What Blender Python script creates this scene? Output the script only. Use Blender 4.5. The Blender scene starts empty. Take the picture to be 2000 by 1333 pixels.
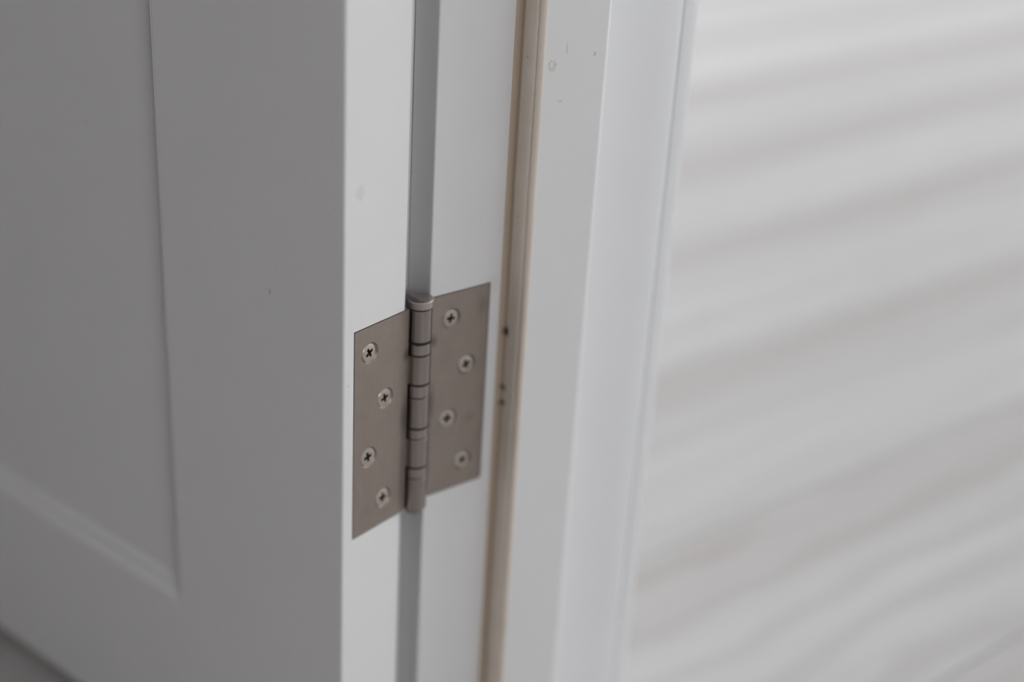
import bpy, bmesh, math, random
from mathutils import Matrix, Vector

random.seed(7)
scene = bpy.context.scene
C = scene.collection
MM = 0.001
ZT = 0.298                      # height of the hinge's top edge above the floor

# ------------------------------------------------------------------ camera
cam_d = bpy.data.cameras.new('camera')
cam_d.sensor_width = 36.0
cam_d.lens = 53.05
cam_d.clip_start = 0.01
cam_d.dof.use_dof = True
cam_d.dof.focus_distance = 0.615
cam_d.dof.aperture_fstop = 2.8
cam = bpy.data.objects.new('camera', cam_d)
C.objects.link(cam)
R = Matrix(((0.6098138, -0.3824103, 0.6941826),
            (0.7906133, 0.2324117, -0.5664940),
            (0.0552970, 0.8942859, 0.4440665)))
cam.matrix_world = Matrix.Translation((0.474365, -0.335770, 0.272520 + ZT)) @ R.to_4x4()
scene.camera = cam

# ------------------------------------------------------------------ world, daylight, exposure
world = bpy.data.worlds.new('overcast_sky')
scene.world = world
world.use_nodes = True
world.node_tree.nodes['Background'].inputs[0].default_value = (0.80, 0.90, 1.0, 1)
world.node_tree.nodes['Background'].inputs[1].default_value = 1.0


def daylight(name, loc, aim, w, h, power, col):
    l = bpy.data.lights.new(name, 'AREA')
    l.shape = 'RECTANGLE'
    l.size, l.size_y = w, h
    l.energy = power
    l.color = col
    o = bpy.data.objects.new(name, l)
    C.objects.link(o)
    o.location = loc
    o.rotation_euler = (Vector(aim) - Vector(loc)).to_track_quat('-Z', 'Z').to_euler()
    return o


daylight('daylight_near_window', (2.66, -0.68, 1.45), (0.0, -0.68, 1.45), 1.15, 1.3, 43.0, (1.0, 0.985, 0.975))
daylight('daylight_end_window', (1.2, 4.56, 1.35), (1.2, 0.0, 1.35), 1.8, 1.8, 108.0, (0.972, 0.98, 1.0))
daylight('daylight_added_window', (-3.06, 1.65, 1.3), (0.0, 1.65, 1.3), 2.2, 2.0, 86.0, (0.98, 0.99, 1.0))  # unseen extra window light, added to brighten the far floor
world.cycles.sampling_method = 'NONE'
scene.cycles.max_bounces = 4
scene.cycles.diffuse_bounces = 3
scene.cycles.glossy_bounces = 3
scene.cycles.adaptive_threshold = 0.02
scene.cycles.use_light_tree = False
scene.cycles.caustics_reflective = False
scene.cycles.caustics_refractive = False

vs = scene.view_settings
vs.view_transform = 'Standard'
vs.look = 'None'
vs.exposure = -0.645
vs.gamma = 1.0
vs.use_curve_mapping = False

# ------------------------------------------------------------------ materials


def new_mat(name):
    m = bpy.data.materials.new(name)
    m.use_nodes = True
    nt = m.node_tree
    return m, nt, nt.nodes['Principled BSDF']


def N(nt, typ, **kw):
    n = nt.nodes.new(typ)
    for k, v in kw.items():
        setattr(n, k, v)
    return n


def mixcol(nt, fac, a, b):
    n = N(nt, 'ShaderNodeMix', data_type='RGBA')
    if isinstance(fac, (int, float)):
        n.inputs[0].default_value = fac
    else:
        nt.links.new(fac, n.inputs[0])
    for s, v in ((n.inputs[6], a), (n.inputs[7], b)):
        if isinstance(v, tuple):
            s.default_value = (*v, 1)
        else:
            nt.links.new(v, s)
    return n.outputs[2]


def noise(nt, vec, scale, detail=3.0, rough=0.5, dist=0.0):
    n = N(nt, 'ShaderNodeTexNoise')
    n.inputs['Scale'].default_value = scale
    n.inputs['Detail'].default_value = detail
    n.inputs['Roughness'].default_value = rough
    n.inputs['Distortion'].default_value = dist
    nt.links.new(vec, n.inputs['Vector'])
    return n.outputs['Fac']


def ramp(nt, fac, stops):
    n = N(nt, 'ShaderNodeValToRGB')
    e = n.color_ramp.elements
    while len(e) < len(stops):
        e.new(0.5)
    for k, (p, c) in enumerate(stops):
        e[k].position = p
        e[k].color = (*c, 1) if len(c) == 3 else c
    nt.links.new(fac, n.inputs[0])
    return n.outputs[0]


def mapping(nt, vec, scale=(1, 1, 1), loc=(0, 0, 0)):
    n = N(nt, 'ShaderNodeMapping')
    n.inputs['Scale'].default_value = scale
    n.inputs['Location'].default_value = loc
    nt.links.new(vec, n.inputs['Vector'])
    return n.outputs[0]


def spot(nt, vec, c, r, wobble=0.0, soft=0.5):
    """1 inside an uneven ellipsoid spot round c (metres), 0 outside"""
    s = N(nt, 'ShaderNodeVectorMath', operation='SUBTRACT')
    nt.links.new(vec, s.inputs[0])
    s.inputs[1].default_value = c
    d = N(nt, 'ShaderNodeVectorMath', operation='DIVIDE')
    nt.links.new(s.outputs[0], d.inputs[0])
    d.inputs[1].default_value = r
    ln = N(nt, 'ShaderNodeVectorMath', operation='LENGTH')
    nt.links.new(d.outputs[0], ln.inputs[0])
    out = ln.outputs['Value']
    if wobble:
        nz = noise(nt, vec, 900.0, 2.0)
        a = N(nt, 'ShaderNodeMath', operation='MULTIPLY_ADD')
        nt.links.new(nz, a.inputs[0])
        a.inputs[1].default_value = wobble
        nt.links.new(out, a.inputs[2])
        out = a.outputs[0]
        base = wobble * 0.5
    else:
        base = 0.0
    mr = N(nt, 'ShaderNodeMapRange')
    nt.links.new(out, mr.inputs[0])
    mr.inputs[1].default_value = base + 1.0 - soft
    mr.inputs[2].default_value = base + 1.0
    mr.inputs[3].default_value = 1.0
    mr.inputs[4].default_value = 0.0
    return mr.outputs[0]


def paint(name, col, rough=0.38, marks=(), speck=0.0, near=True):
    m, nt, b = new_mat(name)
    tc = N(nt, 'ShaderNodeTexCoord').outputs['Object']
    n1 = noise(nt, tc, 22.0, 4.0 if near else 0.0)
    c = mixcol(nt, n1, tuple(x * 0.975 for x in col), tuple(min(1, x * 1.02) for x in col))
    if speck:
        n2 = noise(nt, tc, 420.0, 1.0)
        f = ramp(nt, n2, [(0.775, (0, 0, 0)), (0.80, (speck,) * 3)])
        c = mixcol(nt, f, c, (0.30, 0.27, 0.24))
    for (ctr, rad, tint, amt, wob) in marks:
        s = spot(nt, tc, ctr, rad, wob)
        k = N(nt, 'ShaderNodeMath', operation='MULTIPLY')
        nt.links.new(s, k.inputs[0])
        k.inputs[1].default_value = amt
        c = mixcol(nt, k.outputs[0], c, tint)
    nt.links.new(c, b.inputs['Base Color'])
    b.inputs['Roughness'].default_value = rough
    if not near:
        return m
    bump = N(nt, 'ShaderNodeBump')
    bump.inputs['Strength'].default_value = 0.02
    bump.inputs['Distance'].default_value = 0.0005
    nt.links.new(noise(nt, tc, 900.0, 2.0), bump.inputs['Height'])
    nt.links.new(bump.outputs[0], b.inputs['Normal'])
    return m


WHITE = (0.757, 0.752, 0.757)
zt = ZT
M_door = paint('white_door_paint', (0.835, 0.828, 0.828), 0.40, speck=0.25, marks=[
    ((0.0, 0.0290, zt + 0.060), (0.004, 0.003, 0.004), (0.55, 0.52, 0.46), 0.25, 1.0),
    ((0.0430, 0.0376, zt + 0.0065), (0.0010, 0.003, 0.0016), (0.36, 0.33, 0.28), 0.4, 1.6)])
M_frame = paint('white_frame_paint', WHITE, 0.27, speck=0.30, marks=[
    ((0.0098, 0.0555, zt + 0.0990), (0.004, 0.0026, 0.0028), (0.45, 0.38, 0.28), 0.55, 1.6),
    ((0.0098, 0.0555, zt + 0.0992), (0.004, 0.0015, 0.0017), WHITE, 0.9, 1.0),
    ((0.0098, 0.0630, zt + 0.105), (0.004, 0.0005, 0.0035), (0.42, 0.40, 0.36), 0.5, 1.8),
    ((0.0098, 0.0785, zt + 0.101), (0.004, 0.0010, 0.0012), (0.42, 0.38, 0.32), 0.6, 2.2),
    ((0.0098, 0.0610, zt + 0.083), (0.004, 0.0016, 0.0006), (0.42, 0.40, 0.36), 0.5, 2.0),
    ((-0.0022, 0.0400, zt - 0.001), (0.002, 0.006, 0.006), (0.62, 0.58, 0.54), 0.2, 1.0)])
M_trim = paint('white_trim_paint', (0.84, 0.845, 0.86), 0.30)
M_wall = paint('white_wall_paint', (0.74, 0.735, 0.73), 0.75, near=False)
M_ceil = paint('ceiling_paint', (0.80, 0.80, 0.80), 0.85, near=False)
M_pvc = paint('white_window_plastic', (0.82, 0.82, 0.82), 0.3)


def steel(name, col, rough, brush=0.12, smudge=0.25, grease_shade=()):
    m, nt, b = new_mat(name)
    tc = N(nt, 'ShaderNodeTexCoord').outputs['Object']
    streak = noise(nt, mapping(nt, tc, (1.0, 1.0, 0.03)), 2600.0, 2.0)
    blot = noise(nt, tc, 70.0, 4.0, 0.6)
    c = mixcol(nt, streak, tuple(x * (1 - brush) for x in col), tuple(x * (1 + brush) for x in col))
    f = ramp(nt, blot, [(0.45, (0, 0, 0)), (0.72, (smudge,) * 3)])
    c = mixcol(nt, f, c, tuple(x * 0.72 for x in col))
    for (ctr, rad, amt) in grease_shade:                   # oily smears, plus contact shade painted in beside the barrel
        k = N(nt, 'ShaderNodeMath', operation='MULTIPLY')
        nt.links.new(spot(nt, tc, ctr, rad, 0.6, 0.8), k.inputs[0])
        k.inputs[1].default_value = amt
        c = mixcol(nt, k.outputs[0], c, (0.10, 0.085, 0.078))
    nt.links.new(c, b.inputs['Base Color'])
    b.inputs['Metallic'].default_value = 1.0
    r = ramp(nt, blot, [(0.3, (rough,) * 3), (0.75, (rough + 0.10,) * 3)])
    nt.links.new(r, b.inputs['Roughness'])
    bump = N(nt, 'ShaderNodeBump')
    bump.inputs['Strength'].default_value = 0.08
    bump.inputs['Distance'].default_value = 0.0001
    nt.links.new(streak, bump.inputs['Height'])
    nt.links.new(bump.outputs[0], b.inputs['Normal'])
    return m


M_leaf = steel('brushed_steel', (0.385, 0.328, 0.292), 0.42, grease_shade=[((0, 0.0, 0.048), (0.004, 0.0032, 0.013), 0.55), ((0, -0.0005, 0.079), (0.004, 0.0030, 0.004), 0.6), ((0, 0.0008, 0.02), (0.004, 0.002, 0.03), 0.35),
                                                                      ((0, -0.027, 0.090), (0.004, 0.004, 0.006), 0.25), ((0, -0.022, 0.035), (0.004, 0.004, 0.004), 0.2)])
M_knuckle = steel('knuckle_steel', (0.37, 0.32, 0.295), 0.16, 0.05)
M_ring = steel('bearing_steel', (0.40, 0.35, 0.325), 0.15, 0.05, 0.1)
M_screw = steel('screw_steel', (0.58, 0.52, 0.465), 0.28, 0.04, 0.15)


def cap_mat():
    m, nt, b = new_mat('worn_cap_steel')
    tc = N(nt, 'ShaderNodeTexCoord').outputs['Object']
    grit = noise(nt, tc, 3200.0, 2.0)
    c = mixcol(nt, grit, (0.34, 0.30, 0.28), (0.60, 0.54, 0.51))
    # the bare, darker half where the plating has worn off the top of the cap
    pat = N(nt, 'ShaderNodeVectorMath', operation='DOT_PRODUCT')
    nt.links.new(tc, pat.inputs[0])
    pat.inputs[1].default_value = (0.10, -1.0, 0.0)
    a = N(nt, 'ShaderNodeMath', operation='MULTIPLY_ADD')
    nt.links.new(noise(nt, tc, 420.0, 3.0), a.inputs[0])
    a.inputs[1].default_value = 0.0055
    nt.links.new(pat.outputs['Value'], a.inputs[2])
    f = N(nt, 'ShaderNodeMapRange')
    nt.links.new(a.outputs[0], f.inputs[0])
    f.inputs[1].default_value = 0.0042
    f.inputs[2].default_value = 0.0045
    top = N(nt, 'ShaderNodeSeparateXYZ')
    nt.links.new(N(nt, 'ShaderNodeNewGeometry').outputs['Normal'], top.inputs[0])
    g = N(nt, 'ShaderNodeMath', operation='GREATER_THAN')
    nt.links.new(top.outputs['Z'], g.inputs[0])
    g.inputs[1].default_value = 0.9
    k = N(nt, 'ShaderNodeMath', operation='MULTIPLY')
    nt.links.new(f.outputs[0], k.inputs[0])
    nt.links.new(g.outputs[0], k.inputs[1])
    c = mixcol(nt, k.outputs[0], c, mixcol(nt, grit, (0.10, 0.085, 0.085), (0.34, 0.31, 0.30)))
    nt.links.new(c, b.inputs['Base Color'])
    b.inputs['Metallic'].default_value = 1.0
    b.inputs['Roughness'].default_value = 0.42
    return m


M_cap = cap_mat()
M_grime, _nt, _b = new_mat('black_grime')
_tc = N(_nt, 'ShaderNodeTexCoord').outputs['Object']
_nt.links.new(mixcol(_nt, noise(_nt, _tc, 900.0), (0.006, 0.007, 0.006), (0.022, 0.022, 0.020)), _b.inputs['Base Color'])
_b.inputs['Roughness'].default_value = 0.7


def seal_mat():
    m, nt, b = new_mat('cream_rubber')
    tc = N(nt, 'ShaderNodeTexCoord').outputs['Object']
    n1 = noise(nt, mapping(nt, tc, (1, 1, 0.08)), 260.0, 3.0)
    n2 = noise(nt, tc, 60.0, 4.0)
    c = mixcol(nt, n1, (0.68, 0.60, 0.52), (0.76, 0.68, 0.60))
    c = mixcol(nt, ramp(nt, n2, [(0.4, (0, 0, 0)), (0.75, (0.4,) * 3)]), c, (0.64, 0.53, 0.43))
    sx = N(nt, 'ShaderNodeSeparateXYZ')
    nt.links.new(tc, sx.inputs[0])
    fl = N(nt, 'ShaderNodeMapRange')      # the thin glued flange has yellowed to brown
    nt.links.new(sx.outputs['X'], fl.inputs[0])
    for k_, v_ in ((1, -0.0009), (2, -0.0001), (3, 0.8), (4, 0.0)):
        fl.inputs[k_].default_value = v_
    c = mixcol(nt, fl.outputs[0], c, (0.40, 0.305, 0.225))
    for (y, z, ry, rz, amt) in ((0.0478, zt - 0.0255, 0.0022, 0.0034, 0.97), (0.0478, zt - 0.054, 0.002, 0.0024, 0.8),
                                (0.0478, zt - 0.062, 0.002, 0.0024, 0.85), (0.0480, zt + 0.0315, 0.002, 0.0006, 0.4),
                                (0.0480, zt + 0.102, 0.002, 0.0008, 0.4)):
        s = spot(nt, tc, (-0.0004 if amt > 0.5 else 0.003, y, z), (0.0021 if amt > 0.5 else 0.0006, ry, rz), 1.0)
        k = N(nt, 'ShaderNodeMath', operation='MULTIPLY')
        nt.links.new(s, k.inputs[0])
        k.inputs[1].default_value = amt
        c = mixcol(nt, k.outputs[0], c, (0.015, 0.017, 0.013))
    nt.links.new(c, b.inputs['Base Color'])
    b.inputs['Roughness'].default_value = 0.55
    return m


M_seal = seal_mat()


def floor_mat():
    """whitewashed board: R of the object colour = tone, G = seed, B = amount of flame grain"""
    m, nt, b = new_mat('whitewashed_plank')
    tco = N(nt, 'ShaderNodeTexCoord').outputs['Object']
    info = N(nt, 'ShaderNodeObjectInfo')
    sep = N(nt, 'ShaderNodeSeparateColor')
    nt.links.new(info.outputs['Color'], sep.inputs[0])
    seed = N(nt, 'ShaderNodeCombineXYZ')
    for k in range(3):
        nt.links.new(sep.outputs[1], seed.inputs[k])
    add = N(nt, 'ShaderNodeVectorMath', operation='MULTIPLY_ADD')
    nt.links.new(seed.outputs[0], add.inputs[0])
    add.inputs[1].default_value = (0.0, 41.0, 19.0)
    nt.links.new(tco, add.inputs[2])
    v = add.outputs[0]
    # across the board: greyer heartwood along one edge, wandering a little
    sx = N(nt, 'ShaderNodeSeparateXYZ')
    nt.links.new(v, sx.inputs[0])
    w = N(nt, 'ShaderNodeMath', operation='MULTIPLY_ADD')
    nt.links.new(noise(nt, mapping(nt, v, (6.0, 2.2, 1.0)), 1.0, 2.0), w.inputs[0])
    w.inputs[1].default_value = 0.055
    nt.links.new(sx.outputs['X'], w.inputs[2])
    u = N(nt, 'ShaderNodeMapRange')
    nt.links.new(w.outputs[0], u.inputs[0])
    u.inputs[1].default_value = -0.070
    u.inputs[2].default_value = 0.125
    dark, mid, light = (0.572, 0.537, 0.522), (0.650, 0.630, 0.620), (0.722, 0.716, 0.710)
    c1 = ramp(nt, u.outputs[0], [(0.02, mid), (0.08, dark), (0.17, dark), (0.33, mid), (0.52, light), (1.0, light)])
    broad = noise(nt, mapping(nt, v, (17.0, 0.8, 1.0)), 1.0, 2.0, 0.5, 0.4)
    c2 = ramp(nt, broad, [(0.34, dark), (0.50, mid), (0.64, light)])
    c = mixcol(nt, 0.28, c1, c2)
    swirl = N(nt, 'ShaderNodeTexWave')
    swirl.inputs['Scale'].default_value = 1.0
    swirl.inputs['Distortion'].default_value = 6.0
    swirl.inputs['Detail'].default_value = 2.0
    swirl.inputs['Detail Scale'].default_value = 1.1
    nt.links.new(mapping(nt, v, (7.0, 4.2, 1.0)), swirl.inputs['Vector'])
    c3 = ramp(nt, swirl.outputs['Fac'], [(0.10, dark), (0.60, light)])
    c = mixcol(nt, sep.outputs[2], c, c3)
    fine = noise(nt, mapping(nt, v, (60.0, 3.0, 1.0)), 1.0, 1.0, 0.6, 0.4)
    c = mixcol(nt, ramp(nt, fine, [(0.33, (0.22,) * 3), (0.50, (0, 0, 0))]), c, (0.53, 0.50, 0.48))
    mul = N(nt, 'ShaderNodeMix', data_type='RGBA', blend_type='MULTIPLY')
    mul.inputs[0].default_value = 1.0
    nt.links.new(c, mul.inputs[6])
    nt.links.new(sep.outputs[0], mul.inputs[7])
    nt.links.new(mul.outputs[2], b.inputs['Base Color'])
    b.inputs['Roughness'].default_value = 0.55
    b.inputs['Specular IOR Level'].default_value = 0.22
    return m


M_floor = floor_mat()
M_sub, _nt, _b = new_mat('dark_underlay')
_tc = N(_nt, 'ShaderNodeTexCoord').outputs['Object']
_nt.links.new(mixcol(_nt, noise(_nt, _tc, 50.0), (0.12, 0.11, 0.10), (0.17, 0.155, 0.145)), _b.inputs['Base Color'])
_b.inputs['Roughness'].default_value = 0.9
M_glass, _nt, _b = new_mat('window_glass')
_b.inputs['Base Color'].default_value = (1, 1, 1, 1)
_b.inputs['Roughness'].default_value = 0.0
_b.inputs['Transmission Weight'].default_value = 1.0
_b.inputs['IOR'].default_value = 1.01

# ------------------------------------------------------------------ helpers


def obj(name, me, mat, parent=None):
    if isinstance(me, bmesh.types.BMesh):
        bm = me
        bmesh.ops.recalc_face_normals(bm, faces=bm.faces)
        me = bpy.data.meshes.new(name)
        bm.to_mesh(me)
        bm.free()
    if mat is not None and not me.materials:
        me.materials.append(mat)
    o = bpy.data.objects.new(name, me)
    C.objects.link(o)
    if parent is not None:
        o.parent = parent
    return o


def tag(o, label=None, cat=None, kind=None, group=None):
    if label:
        o['label'] = label
    if cat:
        o['category'] = cat
    if kind:
        o['kind'] = kind
    if group:
        o['group'] = group
    return o


def empty(name, loc=(0, 0, 0), rz=0.0, parent=None):
    o = bpy.data.objects.new(name, None)
    C.objects.link(o)
    o.empty_display_size = 0.05
    o.location = loc
    o.rotation_euler = (0, 0, rz)
    if parent is not None:
        o.parent = parent
    return o


def add_box(bm, x0, x1, y0, y1, z0, z1):
    vs_ = [bm.verts.new(p) for p in ((x0, y0, z0), (x1, y0, z0), (x1, y1, z0), (x0, y1, z0),
                                     (x0, y0, z1), (x1, y0, z1), (x1, y1, z1), (x0, y1, z1))]
    for f in ((0, 3, 2, 1), (4, 5, 6, 7), (0, 1, 5, 4), (1, 2, 6, 5), (2, 3, 7, 6), (3, 0, 4, 7)):
        bm.faces.new([vs_[i] for i in f])
    return vs_


def box(*a, bevel=0.0, seg=2):
    bm = bmesh.new()
    add_box(bm, *a)
    if bevel:
        bmesh.ops.bevel(bm, geom=list(bm.edges), offset=bevel, segments=seg, profile=0.5, affect='EDGES')
    return bm


def prism(pts, z0, z1, mm=True, axis='z'):
    """extrude a closed plan outline"""
    k = MM if mm else 1.0
    bm = bmesh.new()

    def P(x, y, z):
        return (x * k, y * k, z) if axis == 'z' else (z, y * k, x * k)
    lo = [bm.verts.new(P(x, y, z0)) for x, y in pts]
    hi = [bm.verts.new(P(x, y, z1)) for x, y in pts]
    n = len(pts)
    for i in range(n):
        bm.faces.new((lo[i], lo[(i + 1) % n], hi[(i + 1) % n], hi[i]))
    bm.faces.new(lo[::-1])
    bm.faces.new(hi)
    return bm


def lathe(profile, seg=48, loc=(0, 0, 0)):
    """revolve (r, z) pairs round z; r == 0 ends are closed with a fan"""
    bm = bmesh.new()
    rings = []
    for r, z in profile:
        if r <= 1e-9:
            rings.append([bm.verts.new((loc[0], loc[1], loc[2] + z))])
        else:
            rings.append([bm.verts.new((loc[0] + r * math.cos(2 * math.pi * i / seg),
                                        loc[1] + r * math.sin(2 * math.pi * i / seg), loc[2] + z)) for i in range(seg)])
    for a, b in zip(rings, rings[1:]):
        for i in range(seg):
            j = (i + 1) % seg
            if len(a) == 1 and len(b) == 1:
                continue
            if len(a) == 1:
                bm.faces.new((a[0], b[i], b[j]))
            elif len(b) == 1:
                bm.faces.new((a[i], a[j], b[0]))
            else:
                bm.faces.new((a[i], a[j], b[j], b[i]))
    return bm


def smooth(me, angle=35.0):
    for p in me.polygons:
        p.use_smooth = True
    bm = bmesh.new()
    bm.from_mesh(me)
    for e in bm.edges:
        if len(e.link_faces) == 2 and e.calc_face_angle(0.0) > math.radians(angle):
            e.smooth = False
    bm.to_mesh(me)
    bm.free()


def cut(bm_base, cutters):
    """exact boolean difference, returns a finished mesh"""
    bmesh.ops.recalc_face_normals(bm_base, faces=bm_base.faces)
    me = bpy.data.meshes.new('tmp_base')
    bm_base.to_mesh(me)
    bm_base.free()
    base = bpy.data.objects.new('tmp_base', me)
    C.objects.link(base)
    tmp = []
    for c in cutters:
        bmesh.ops.recalc_face_normals(c, faces=c.faces)
        cm = bpy.data.meshes.new('tmp_cut')
        c.to_mesh(cm)
        c.free()
        co = bpy.data.objects.new('tmp_cut', cm)
        C.objects.link(co)
        tmp.append(co)
        md = base.modifiers.new('cut', 'BOOLEAN')
        md.operation = 'DIFFERENCE'
        md.solver = 'EXACT'
        md.object = co
    dg = bpy.context.evaluated_depsgraph_get()
    out = bpy.data.meshes.new_from_object(base.evaluated_get(dg))
    for o in tmp + [base]:
        d = o.data
        bpy.data.objects.remove(o)
        bpy.data.meshes.remove(d)
    return out


# ------------------------------------------------------------------ floor of single planks
X0, X1, YN, YW0, YW1, YF = -3.0, 2.6, -2.9, 0.0075, 0.128, 4.5
ZC = 2.6
floor = obj('floor', box(X0 - 0.12, X1 + 0.12, YN - 0.12, YF + 0.12, -0.06, -0.0092), M_sub)
tag(floor, 'whitewashed wood plank floor running through the doorway', 'floor', 'structure')
PW, PL = 0.194, 1.292
bm = bmesh.new()
add_box(bm, -PW / 2 + 0.0002, PW / 2 - 0.0002, -PL / 2 + 0.0002, PL / 2 - 0.0002, -0.009, 0.0)
top = [e for e in bm.edges if all(v.co.z > -0.001 for v in e.verts)]
bmesh.ops.bevel(bm, geom=top, offset=0.0013, segments=1, affect='EDGES')
bmesh.ops.recalc_face_normals(bm, faces=bm.faces)
plank_me = bpy.data.meshes.new('plank')
bm.to_mesh(plank_me)
bm.free()
plank_me.materials.append(M_floor)
k0 = int(math.floor((X0 - 0.08) / PW))
k1 = int(math.ceil((X1 - 0.08) / PW))
for k in range(k0, k1 + 1):
    cx = 0.080 + PW * (k + 0.5)
    if cx - PW / 2 > X1 or cx + PW / 2 < X0:
        continue
    joint = {-1: 0.0, -2: 0.06, -3: 0.35, -4: 0.55, -5: 0.75, -6: 0.95, -7: 1.15, 0: -0.45}.get(k, (k * 0.437) % 1.0 * PL)
    y = joint - PL * math.ceil((joint - YN) / PL) + PL / 2
    while y - PL / 2 < YF:
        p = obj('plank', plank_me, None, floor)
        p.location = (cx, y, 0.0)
        p.color = (random.uniform(0.95, 1.03) * ((0.76 if k == -2 else 0.92) if y < 0 else 1.0), random.random(), 0.36 if k == -1 else random.choice((0.08, 0.14, 0.2)), 1.0)  # near-room planks toned darker: shade put into their colour
        y += PL

# ------------------------------------------------------------------ walls, ceiling, windows
OPX0, OPX1, OPZ = -0.033, 0.837, 2.075


def wall(name, boxes, label):
    bm = bmesh.new()
    for b in boxes:
        add_box(bm, *b)
    return tag(obj(name, bm, M_wall), label, 'wall', 'structure')


T = 0.12
wall('wall_left', [(X0, OPX0, YW0, YW1, 0.0, ZC)], 'white painted wall behind the open door, on the hinge side')
wall('wall_right', [(OPX1, X1, YW0, YW1, 0.0, ZC)], 'white painted wall beyond the latch side of the doorway')
wall('wall_top', [(OPX0, OPX1, YW0, YW1, OPZ, ZC)], 'white painted wall strip above the doorway')
RW = (-1.255, -0.105, 0.8, 2.1)      # window in the right wall: y0 y1 z0 z1
wall('wall_side', [(X1, X1 + T, YN - T, RW[0], 0, ZC), (X1, X1 + T, RW[1], YF + T, 0, ZC),
                   (X1, X1 + T, RW[0], RW[1], 0, RW[2]), (X1, X1 + T, RW[0], RW[1], RW[3], ZC)],
     'white side wall with the window of the near room')
EW = (0.3, 2.1, 0.45, 2.25)
wall('wall_end', [(X0 - T, EW[0], YF, YF + T, 0, ZC), (EW[1], X1, YF, YF + T, 0, ZC),
                  (EW[0], EW[1], YF, YF + T, 0, EW[2]), (EW[0], EW[1], YF, YF + T, EW[3], ZC)],
     'white end wall of the far room with a square window')
NW = (0.55, 2.75, 0.3, 2.3)
wall('wall_opposite', [(X0 - T, X0, YN - T, NW[0], 0, ZC), (X0 - T, X0, NW[1], YF, 0, ZC),
                       (X0 - T, X0, NW[0], NW[1], 0, NW[2]), (X0 - T, X0, NW[0], NW[1], NW[3], ZC)],
     'white wall of the far room with an added wide low window')
wall('wall_near', [(X0, X1, YN - T, YN, 0, ZC)], 'plain white back wall of the near room')
tag(obj('ceiling', box(X0 - T, X1 + T, YN - T, YF + T, ZC, ZC + 0.1), M_ceil), 'plain white ceiling', 'ceiling', 'structure')


def window(name, a0, a1, z0, z1, place, label):
    """white frame of four bars and a mullion, in a wall that runs along local x"""
    w = empty(name)
    tag(w, label, 'window', 'structure')
    b, d = 0.055, 0.05
    for (p0, p1, q0, q1) in ((a0, a1, z0, z0 + b), (a0, a1, z1 - b, z1), (a0, a0 + b, z0 + b, z1 - b),
                             (a1 - b, a1, z0 + b, z1 - b), ((a0 + a1) / 2 - b / 2, (a0 + a1) / 2 + b / 2, z0 + b, z1 - b)):
        obj('frame_bar', box(p0, p1, -d / 2, d / 2, q0, q1, bevel=0.004, seg=1), M_pvc, w)
    w.matrix_world = place
    return w


window('window_1', RW[0], RW[1], RW[2], RW[3], Matrix.Translation((X1 + 0.03, 0, 0)) @ Matrix.Rotation(math.pi / 2, 4, 'Z'), 'white window in the side wall of the near room')
window('window_2', EW[0], EW[1], EW[2], EW[3], Matrix.Translation((0, YF + 0.03, 0)), 'square white window in the end wall of the far room')
window('added_window_3', NW[0], NW[1], NW[2], NW[3], Matrix.Translation((X0 - 0.03, 0, 0)) @ Matrix.Rotation(math.pi / 2, 4, 'Z'), 'unseen wide low white window added to the far room')

# ------------------------------------------------------------------ door frame
frame = empty('door_frame')
tag(frame, 'white painted rebated door frame beside the open door', 'door frame', 'structure')
XR = -2.2                                            # rebate face, mm
# rebated jamb: front edge, rebate, stop, arris
JP = [(XR - 0.7, 6.5), (XR - 0.2, 6.7), (XR, 7.2), (XR, 51.0), (9.3, 51.0), (9.8, 51.5), *[(9.3 + 0.5 * math.cos(math.radians(a_)), 84.8 + 0.5 * math.sin(math.radians(a_))) for a_ in range(0, 91, 15)], (-33, 85.3), (-33, 6.5), (-19.4, 6.5), (-19.4, 9.0), (-18.7, 9.0), (-18.7, 6.5)]
mort = box(-0.030, 0.004, 0.002, 0.03915, ZT - 0.10045, ZT + 0.00045)
for v in mort.verts:
    if v.co.x < -0.01:
        v.co.x = (XR - 3.1) * MM
jamb_me = cut(prism(JP, 0.0, 2.06), [mort])
jamb = obj('jamb', jamb_me, M_frame, frame)
WID = 804.0
JP2 = [(WID - x, y) for x, y in JP][::-1]
obj('jamb', prism(JP2, 0.0, 2.06), M_frame, frame)
HP = [(2050 - (x - XR), y) for x, y in JP]
head_bm = prism(HP, (XR - 0.0) * MM, (WID - XR) * MM, axis='x')
obj('head', head_bm, M_frame, frame)

# reveal moulding on the far side of the jamb: hollow face, bead and quirk
TP = [(8.75, 85.4), (8.45, 87.6), (8.0, 91.5), (7.55, 96.5), (7.15, 102.5), (6.9, 109.5), (6.78, 118.0), (6.72, 128.2), (6.45, 129.2), (5.95, 130.6),
      (5.72, 131.4), (5.3, 131.7), (5.25, 132.5), (5.75, 132.9), (5.72, 134.2), (5.6, 136.2), (5.35, 138.6), (4.95, 140.8), (4.3, 142.3), (3.3, 143.2), (2.0, 143.5), (-70, 143.5), (-78, 139.5), (-80, 136),
      (-80, 128.2), (-33.2, 128.2), (-33.2, 85.4)]
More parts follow.
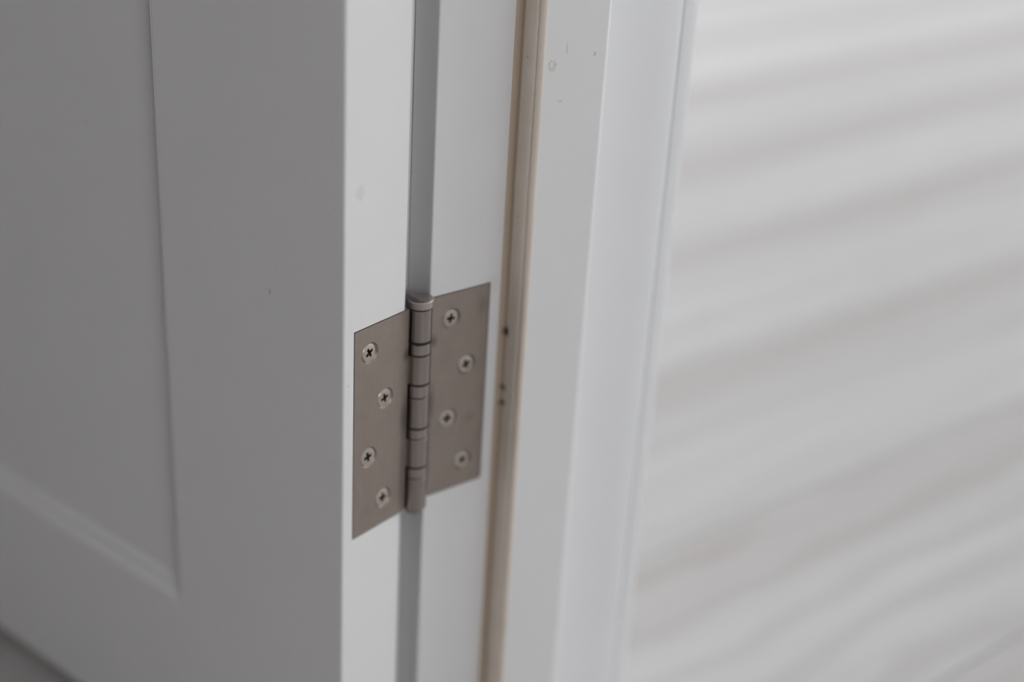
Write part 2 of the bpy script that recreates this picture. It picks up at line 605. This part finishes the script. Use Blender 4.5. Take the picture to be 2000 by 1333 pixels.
# keep the wall clear: the moulding's back only overlaps the wall face beyond YW1
trim = obj('trim_1', prism(TP, 0.0, 2.06), M_trim)
smooth(trim.data, 40)
tag(trim, 'glossy white moulded casing lining the far side of the doorway', 'casing', 'structure')
M_highlight = paint('arris_highlight_white', (0.93, 0.93, 0.94), 0.25)  # near-white strip added to paint a highlight on the jamb arris
bead = obj('arris_highlight', prism([(9.78, 84.45), (9.83, 84.75), (9.80, 85.1), (9.66, 85.5), (9.42, 85.9), (9.08, 86.2), (8.6, 86.45), (8.2, 86.5), (8.2, 84.45)], 0.0, 2.05), M_highlight, trim)  # bead: added strip, a painted highlight on the jamb arris
bead['label'] = 'thin added near-white strip, a painted highlight along the frame arris'
trim2 = obj('trim_2', prism([(WID - x, y) for x, y in TP][::-1], 0.0, 2.06), M_trim)
smooth(trim2.data, 40)
tag(trim2, 'white moulded casing on the latch side of the doorway', 'casing', 'structure')
# flat casing on the near side, its edge shows as a thin line beside the jamb
NP = [(-19.2, 6.3), (-19.2, -3.0), (-20.2, -4.0), (-88, -3.6), (-89, -2.6), (-89, 7.3), (-33.3, 7.3), (-33.3, 6.3)]
trim3 = obj('trim_3', prism(NP, 0.0, 2.06), M_trim)
tag(trim3, 'thin edge of flat white casing in the gap behind the open door', 'casing', 'structure')

# ------------------------------------------------------------------ door seal
SP = [(-2.15, 44.6), (-1.85, 44.75), (-1.7, 45.3), (-1.7, 47.1), (-2.1, 47.75), (-2.1, 48.0), (-1.2, 48.15), (-0.5, 48.2), (1.5, 48.05), (4.0, 47.9), (6.2, 48.0), (7.6, 48.35),
      (8.0, 48.75), (8.35, 48.5), (9.1, 48.65), (9.8, 49.05), (10.2, 49.6), (10.35, 50.2), (10.3, 51.0), (9.95, 51.45), (9.82, 51.3), (9.25, 50.9), (-2.15, 50.9)]
bm = bmesh.new()
rings = []
nz = 90
for i in range(nz + 1):
    z = 0.002 + (2.045 - 0.002) * i / nz
    ring = []
    for (x, y) in SP:
        w = 0.0
        if 47.5 < y < 50.0:
            w = 0.10 * math.sin(z * 31.0) + 0.08 * math.sin(z * 83.0 + 1.3)
        ring.append(bm.verts.new((x * MM, (y + w) * MM, z)))
    rings.append(ring)
n = len(SP)
for a, b in zip(rings, rings[1:]):
    for i in range(n):
        bm.faces.new((a[i], a[(i + 1) % n], b[(i + 1) % n], b[i]))
bm.faces.new(rings[0][::-1])
bm.faces.new(rings[-1])
seal = obj('door_seal', bm, M_seal)
smooth(seal.data, 50)
tag(seal, 'cream rubber door seal strip pressed into the rebate corner of the white frame', 'door seal')

# ------------------------------------------------------------------ door, open nearly flat against the wall
DA = math.radians(13.434)
LI = (2.2321 * MM, -8.3964 * MM)                     # origin: hinge edge of the door at the pin side
door = empty('door_1', (LI[0], LI[1], 0.0), math.pi + DA)
tag(door, 'white panelled door standing open, its hinge edge towards the viewer', 'door', 'structure')
DY0, DY1, DZ0, DZ1, DW = 0.0008, 0.0376, 0.0095, 2.03, 0.795
SW = 0.1118                                          # stile width
RZ0 = 0.1105                                         # top of the bottom rail
st = box(0.0, SW, DY0, DY1, DZ0, DZ1, bevel=0.0009)
m2 = box(-0.004, 0.0031, -0.01, 0.03170, ZT - 0.10045, ZT + 0.00045)
obj('stile', cut(st, [m2]), M_door, door)
obj('stile', box(DW - SW, DW, DY0, DY1, DZ0, DZ1, bevel=0.0009), M_door, door)
obj('bottom_rail', box(SW, DW - SW, DY0, DY1, DZ0, RZ0), M_door, door)
obj('middle_rail', box(SW, DW - SW, DY0, DY1, 0.92, 1.04), M_door, door)
obj('top_rail', box(SW, DW - SW, DY0, DY1, DZ1 - 0.115, DZ1), M_door, door)
# moulding: two slopes with a quirk between them, from the face down to the panel (offset inwards, depth)
MP = [(0.0, 0.0), (0.8, 0.15), (3.4, 1.45), (5.6, 2.5), (6.6, 2.75), (8.2, 2.85), (8.6, 3.15), (10.4, 4.1), (12.0, 4.85), (12.8, 5.0)]
PD = 5.0 * MM


def moulded_panel(x0, x1, z0, z1):
    bm = bmesh.new()
    rings = []
    for (o_, d_) in MP:
        o1, y = o_ * MM, DY1 - d_ * MM
        ox = d_ * 1.15 * MM                      # steeper on the stiles than on the rails
        rings.append([bm.verts.new(p) for p in ((x0 + ox, y, z0 + o1), (x1 - ox, y, z0 + o1), (x1 - ox, y, z1 - o1), (x0 + ox, y, z1 - o1))])
    for a, b in zip(rings, rings[1:]):
        for i in range(4):
            bm.faces.new((a[i], b[i], b[(i + 1) % 4], a[(i + 1) % 4]))
    # closed back so that the moulding is a solid frame
    back = [bm.verts.new((v.co.x, DY1 - PD - 0.0001, v.co.z)) for v in rings[0]]
    for i in range(4):
        bm.faces.new((rings[0][i], rings[0][(i + 1) % 4], back[(i + 1) % 4], back[i]))
        bm.faces.new((back[i], back[(i + 1) % 4], rings[-1][(i + 1) % 4], rings[-1][i]))
    obj('moulding', bm, M_door, door)
    obj('panel', box(x0, x1, DY0 + PD, DY1 - PD, z0, z1), M_door, door)


moulded_panel(SW, DW - SW, RZ0, 0.92)
moulded_panel(SW, DW - SW, 1.04, DZ1 - 0.115)

# ------------------------------------------------------------------ hinge
AX = (0.8 * MM, -0.6 * MM)
hinge = empty('butt_hinge', (AX[0], AX[1], ZT - 0.1))
tag(hinge, 'brushed steel ball-bearing butt hinge joining the white door to its frame', 'hinge')
H0 = 0.1                                             # local z of the hinge's top edge
TH = 0.0028


def zloc(mm_):
    return H0 + mm_ * MM


KN = [(-0.64, -15.7), (-22.4, -36.0), (-43.0, -57.6), (-63.5, -77.6), (-83.7, -100.4)]       # knuckles, top to bottom
RG = [(-16.8, -21.85), (-36.75, -42.45), (-58.4, -63.05), (-78.35, -83.2)]                   # bearing rings
RK = 5.3


def leaf(sgn, rot, loc, width, inner, spots, owned):
    """plate in the local frame x = into the wood, y * sgn = away from the pin, screws in zigzag"""
    L = empty('leaf', loc, rot, hinge)
    y0, y1 = sorted((inner * sgn, width * sgn))
    bm = box(0.0, TH, y0, y1, 0.0, H0)
    cutters = []
    scr = []
    for y, z in zip(spots, (-12.4, -37.4, -62.5, -87.2)):
        y *= sgn
        r1 = 4.95 * MM
        prof = [(0.0, -0.0010), (r1 + 0.0003, -0.0010), (r1, -0.00005), (r1 - 0.0001, 0.00012), (2.9 * MM, 0.0022), (2.9 * MM, 0.0045), (0.0, 0.0045)]
        c = lathe(prof, 40)
        bmesh.ops.transform(c, matrix=Matrix.Translation((0, y * MM, zloc(z))) @ Matrix.Rotation(math.pi / 2, 4, 'Y'), verts=c.verts)
        cutters.append(c)
        scr.append((y * MM, zloc(z)))
    me = cut(bm, cutters)
    obj('plate', me, M_leaf, L)
    smooth(me, 30)
    ax = (Matrix.Translation(loc) @ Matrix.Rotation(rot, 4, 'Z')).inverted() @ Vector((0, 0, 0))
    for k in owned:
        knuckle(L, k, Matrix.Translation((ax.x, ax.y, 0)))
        z0, z1 = KN[k]
        # the plate runs on behind the barrel and rolls into the knuckle
        t0, t1 = sorted((ax.y + 1.5 * MM * sgn, (inner + 0.0002) * sgn))
        obj('plate_tongue', box(0.00002, TH, t0, t1, zloc(z1) + 0.0001, zloc(z0) - 0.0001), M_leaf, L)
    return L, scr


# the screw: countersunk head with a cross recess
hr = 4.2 * MM
head = lathe([(0.0, 0.0), (3.55 * MM, 0.0), (3.95 * MM, 0.00012), (hr, 0.00042), (4.15 * MM, 0.00062), (2.4 * MM, 0.0023), (2.3 * MM, 0.012), (0.6 * MM, 0.020), (0.0, 0.0205)], 40)
cutters = []
for a in (0, 1):
    bm = bmesh.new()
    w0, w1, l0, l1, dep = 0.72 * MM, 0.45 * MM, 2.45 * MM, 1.0 * MM, 2.0 * MM
    A = [bm.verts.new(p) for p in ((-l0, -w0, -0.0004), (l0, -w0, -0.0004), (l0, w0, -0.0004), (-l0, w0, -0.0004))]
    B = [bm.verts.new(p) for p in ((-l1, -w1, dep), (l1, -w1, dep), (l1, w1, dep), (-l1, w1, dep))]
    bm.faces.new(A[::-1])
    bm.faces.new(B)
    for i in range(4):
        bm.faces.new((A[i], A[(i + 1) % 4], B[(i + 1) % 4], B[i]))
    if a:
        bmesh.ops.transform(bm, matrix=Matrix.Rotation(math.pi / 2, 4, 'Z'), verts=bm.verts)
    cutters.append(bm)
screw_me = cut(head, cutters)
screw_me.name = 'screw'
smooth(screw_me, 30)
screw_me.materials.clear()
screw_me.materials.append(M_screw)
M_recess = steel('dirty_recess_steel', (0.13, 0.105, 0.08), 0.45, 0.1, 0.2)
screw_me.materials.append(M_recess)
for p in screw_me.polygons:                          # dirt packed into the cross recess
    c_ = p.center
    if 0.00008 < c_.z < 0.0022 and math.hypot(c_.x, c_.y) < 2.36 * MM:
        p.material_index = 1


def screws(L, spots, turns, tilt):
    for (y, z), t, (ta, tb) in zip(spots, turns, tilt):
        s = obj('screw', screw_me, None, L)
        s.matrix_local = (Matrix.Translation((0.00042, y, z)) @ Matrix.Rotation(math.radians(ta), 4, 'Y') @ Matrix.Rotation(math.radians(tb), 4, 'Z')
                          @ Matrix.Rotation(math.pi / 2, 4, 'Y') @ Matrix.Rotation(math.radians(t), 4, 'Z'))


def knuckle(L, k, world_to):
    z0, z1 = KN[k]
    h = (z0 - z1) * MM
    c = 0.22 * MM
    bm = lathe([(3.6 * MM, 0.0), ((RK - 0.22) * MM, 0.0), (RK * MM, c), (RK * MM, h - c), ((RK - 0.22) * MM, h), (3.6 * MM, h), (3.6 * MM, 0.0)], 56)
    o = obj('knuckle', bm, M_knuckle, L)
    smooth(o.data, 25)
    o.matrix_local = world_to @ Matrix.Translation((0, 0, zloc(z1)))
    return o


# door leaf: local x points into the door, y towards the viewer's corner
door_leaf, spots = leaf(1, math.pi + DA, (LI[0] - AX[0], LI[1] - AX[1], 0.0), 31.2 * MM, -1.6 * MM, (22.0, 12.2, 22.0, 12.3), (1, 3))
screws(door_leaf, spots, (62, 75, 80, 96), ((2, 3), (-2, 1), (2, -2), (3, 2)))
door_leaf['label'] = 'hinge leaf let into the edge of the door'
# frame leaf: local x points into the jamb, -y away through the doorway
frame_leaf, spots = leaf(-1, math.pi, (XR * MM - AX[0], 8.3964 * MM - AX[1], 0.0), 30.3 * MM, -2.0 * MM, (9.9, 19.4, 10.1, 19.6), (0, 2, 4))
screws(frame_leaf, spots, (100, 70, 98, 60), ((-2, 2), (2, 2), (1, -3), (-2, 1)))
frame_leaf['label'] = 'hinge leaf let into the rebate of the frame'

pin = obj('pin', lathe([(0.0, zloc(-101.0)), (4.55 * MM, zloc(-101.0)), (4.55 * MM, zloc(0.5)), (0.0, zloc(0.5))], 40), M_grime, hinge)
pin['label'] = 'greasy black pin showing in the joints between the knuckles'
smooth(pin.data, 40)
for (z0, z1) in RG:
    h = (z0 - z1) * MM
    c = 0.18 * MM
    o = obj('bearing_ring', lathe([(4.4 * MM, 0.0), (5.1 * MM, 0.0), (5.28 * MM, c), (5.28 * MM, h - c), (5.1 * MM, h), (4.4 * MM, h), (4.4 * MM, 0.0)], 56), M_ring, hinge)
    o.location = (0, 0, zloc(z1))
    smooth(o.data, 25)
cap = obj('pin_cap', lathe([(0.0, 0.0), (5.4 * MM, 0.0), (5.75 * MM, 0.25 * MM), (5.75 * MM, 3.15 * MM), (5.45 * MM, 3.5 * MM), (0.0, 3.5 * MM)], 56), M_cap, hinge)
cap.location = (0, 0, zloc(-0.15))
smooth(cap.data, 25)
tip = obj('pin_tip', lathe([(0.0, -2.9 * MM), (3.4 * MM, -2.9 * MM), (3.9 * MM, -2.4 * MM), (4.2 * MM, 0.0), (0.0, 0.0)], 40), M_knuckle, hinge)
tip.location = (0, 0, zloc(-100.4))
smooth(tip.data, 20)
# ragged grease squeezed out of the upper joints
random.seed(3)
for (zc, half, rag, side) in ((-0.42, 0.22, 0.0, False), (-16.25, 0.42, 0.55, True), (-22.15, 0.2, 0.22, False), (-36.4, 0.3, 0.05, False), (-58.0, 0.3, 0.25, False), (-78.0, 0.3, 0.03, False)):
    bm = bmesh.new()
    seg = 150
    lo, hi, lo2, hi2 = [], [], [], []
    v = 0.0
    for i in range(seg):
        a = 2 * math.pi * i / seg
        v = 0.75 * v + random.uniform(-1, 1) * 0.5
        d = rag * max(0.0, v) * (0.7 if random.random() < 0.8 else 1.2)
        ro, ri = 5.37 * MM, 4.6 * MM
        ca, sa = math.cos(a), math.sin(a)
        lo.append(bm.verts.new((ro * ca, ro * sa, zloc(zc - half - d))))
        hi.append(bm.verts.new((ro * ca, ro * sa, zloc(zc + half))))
        lo2.append(bm.verts.new((ri * ca, ri * sa, zloc(zc - half))))
        hi2.append(bm.verts.new((ri * ca, ri * sa, zloc(zc + half))))
    for i in range(seg):
        j = (i + 1) % seg
        bm.faces.new((lo[i], lo[j], hi[j], hi[i]))
        bm.faces.new((hi[i], hi[j], hi2[j], hi2[i]))
        bm.faces.new((lo2[i], lo2[j], lo[j], lo[i]))
        bm.faces.new((hi2[i], hi2[j], lo2[j], lo2[i]))
    g = obj('grease_shade', bm, M_grime, hinge)
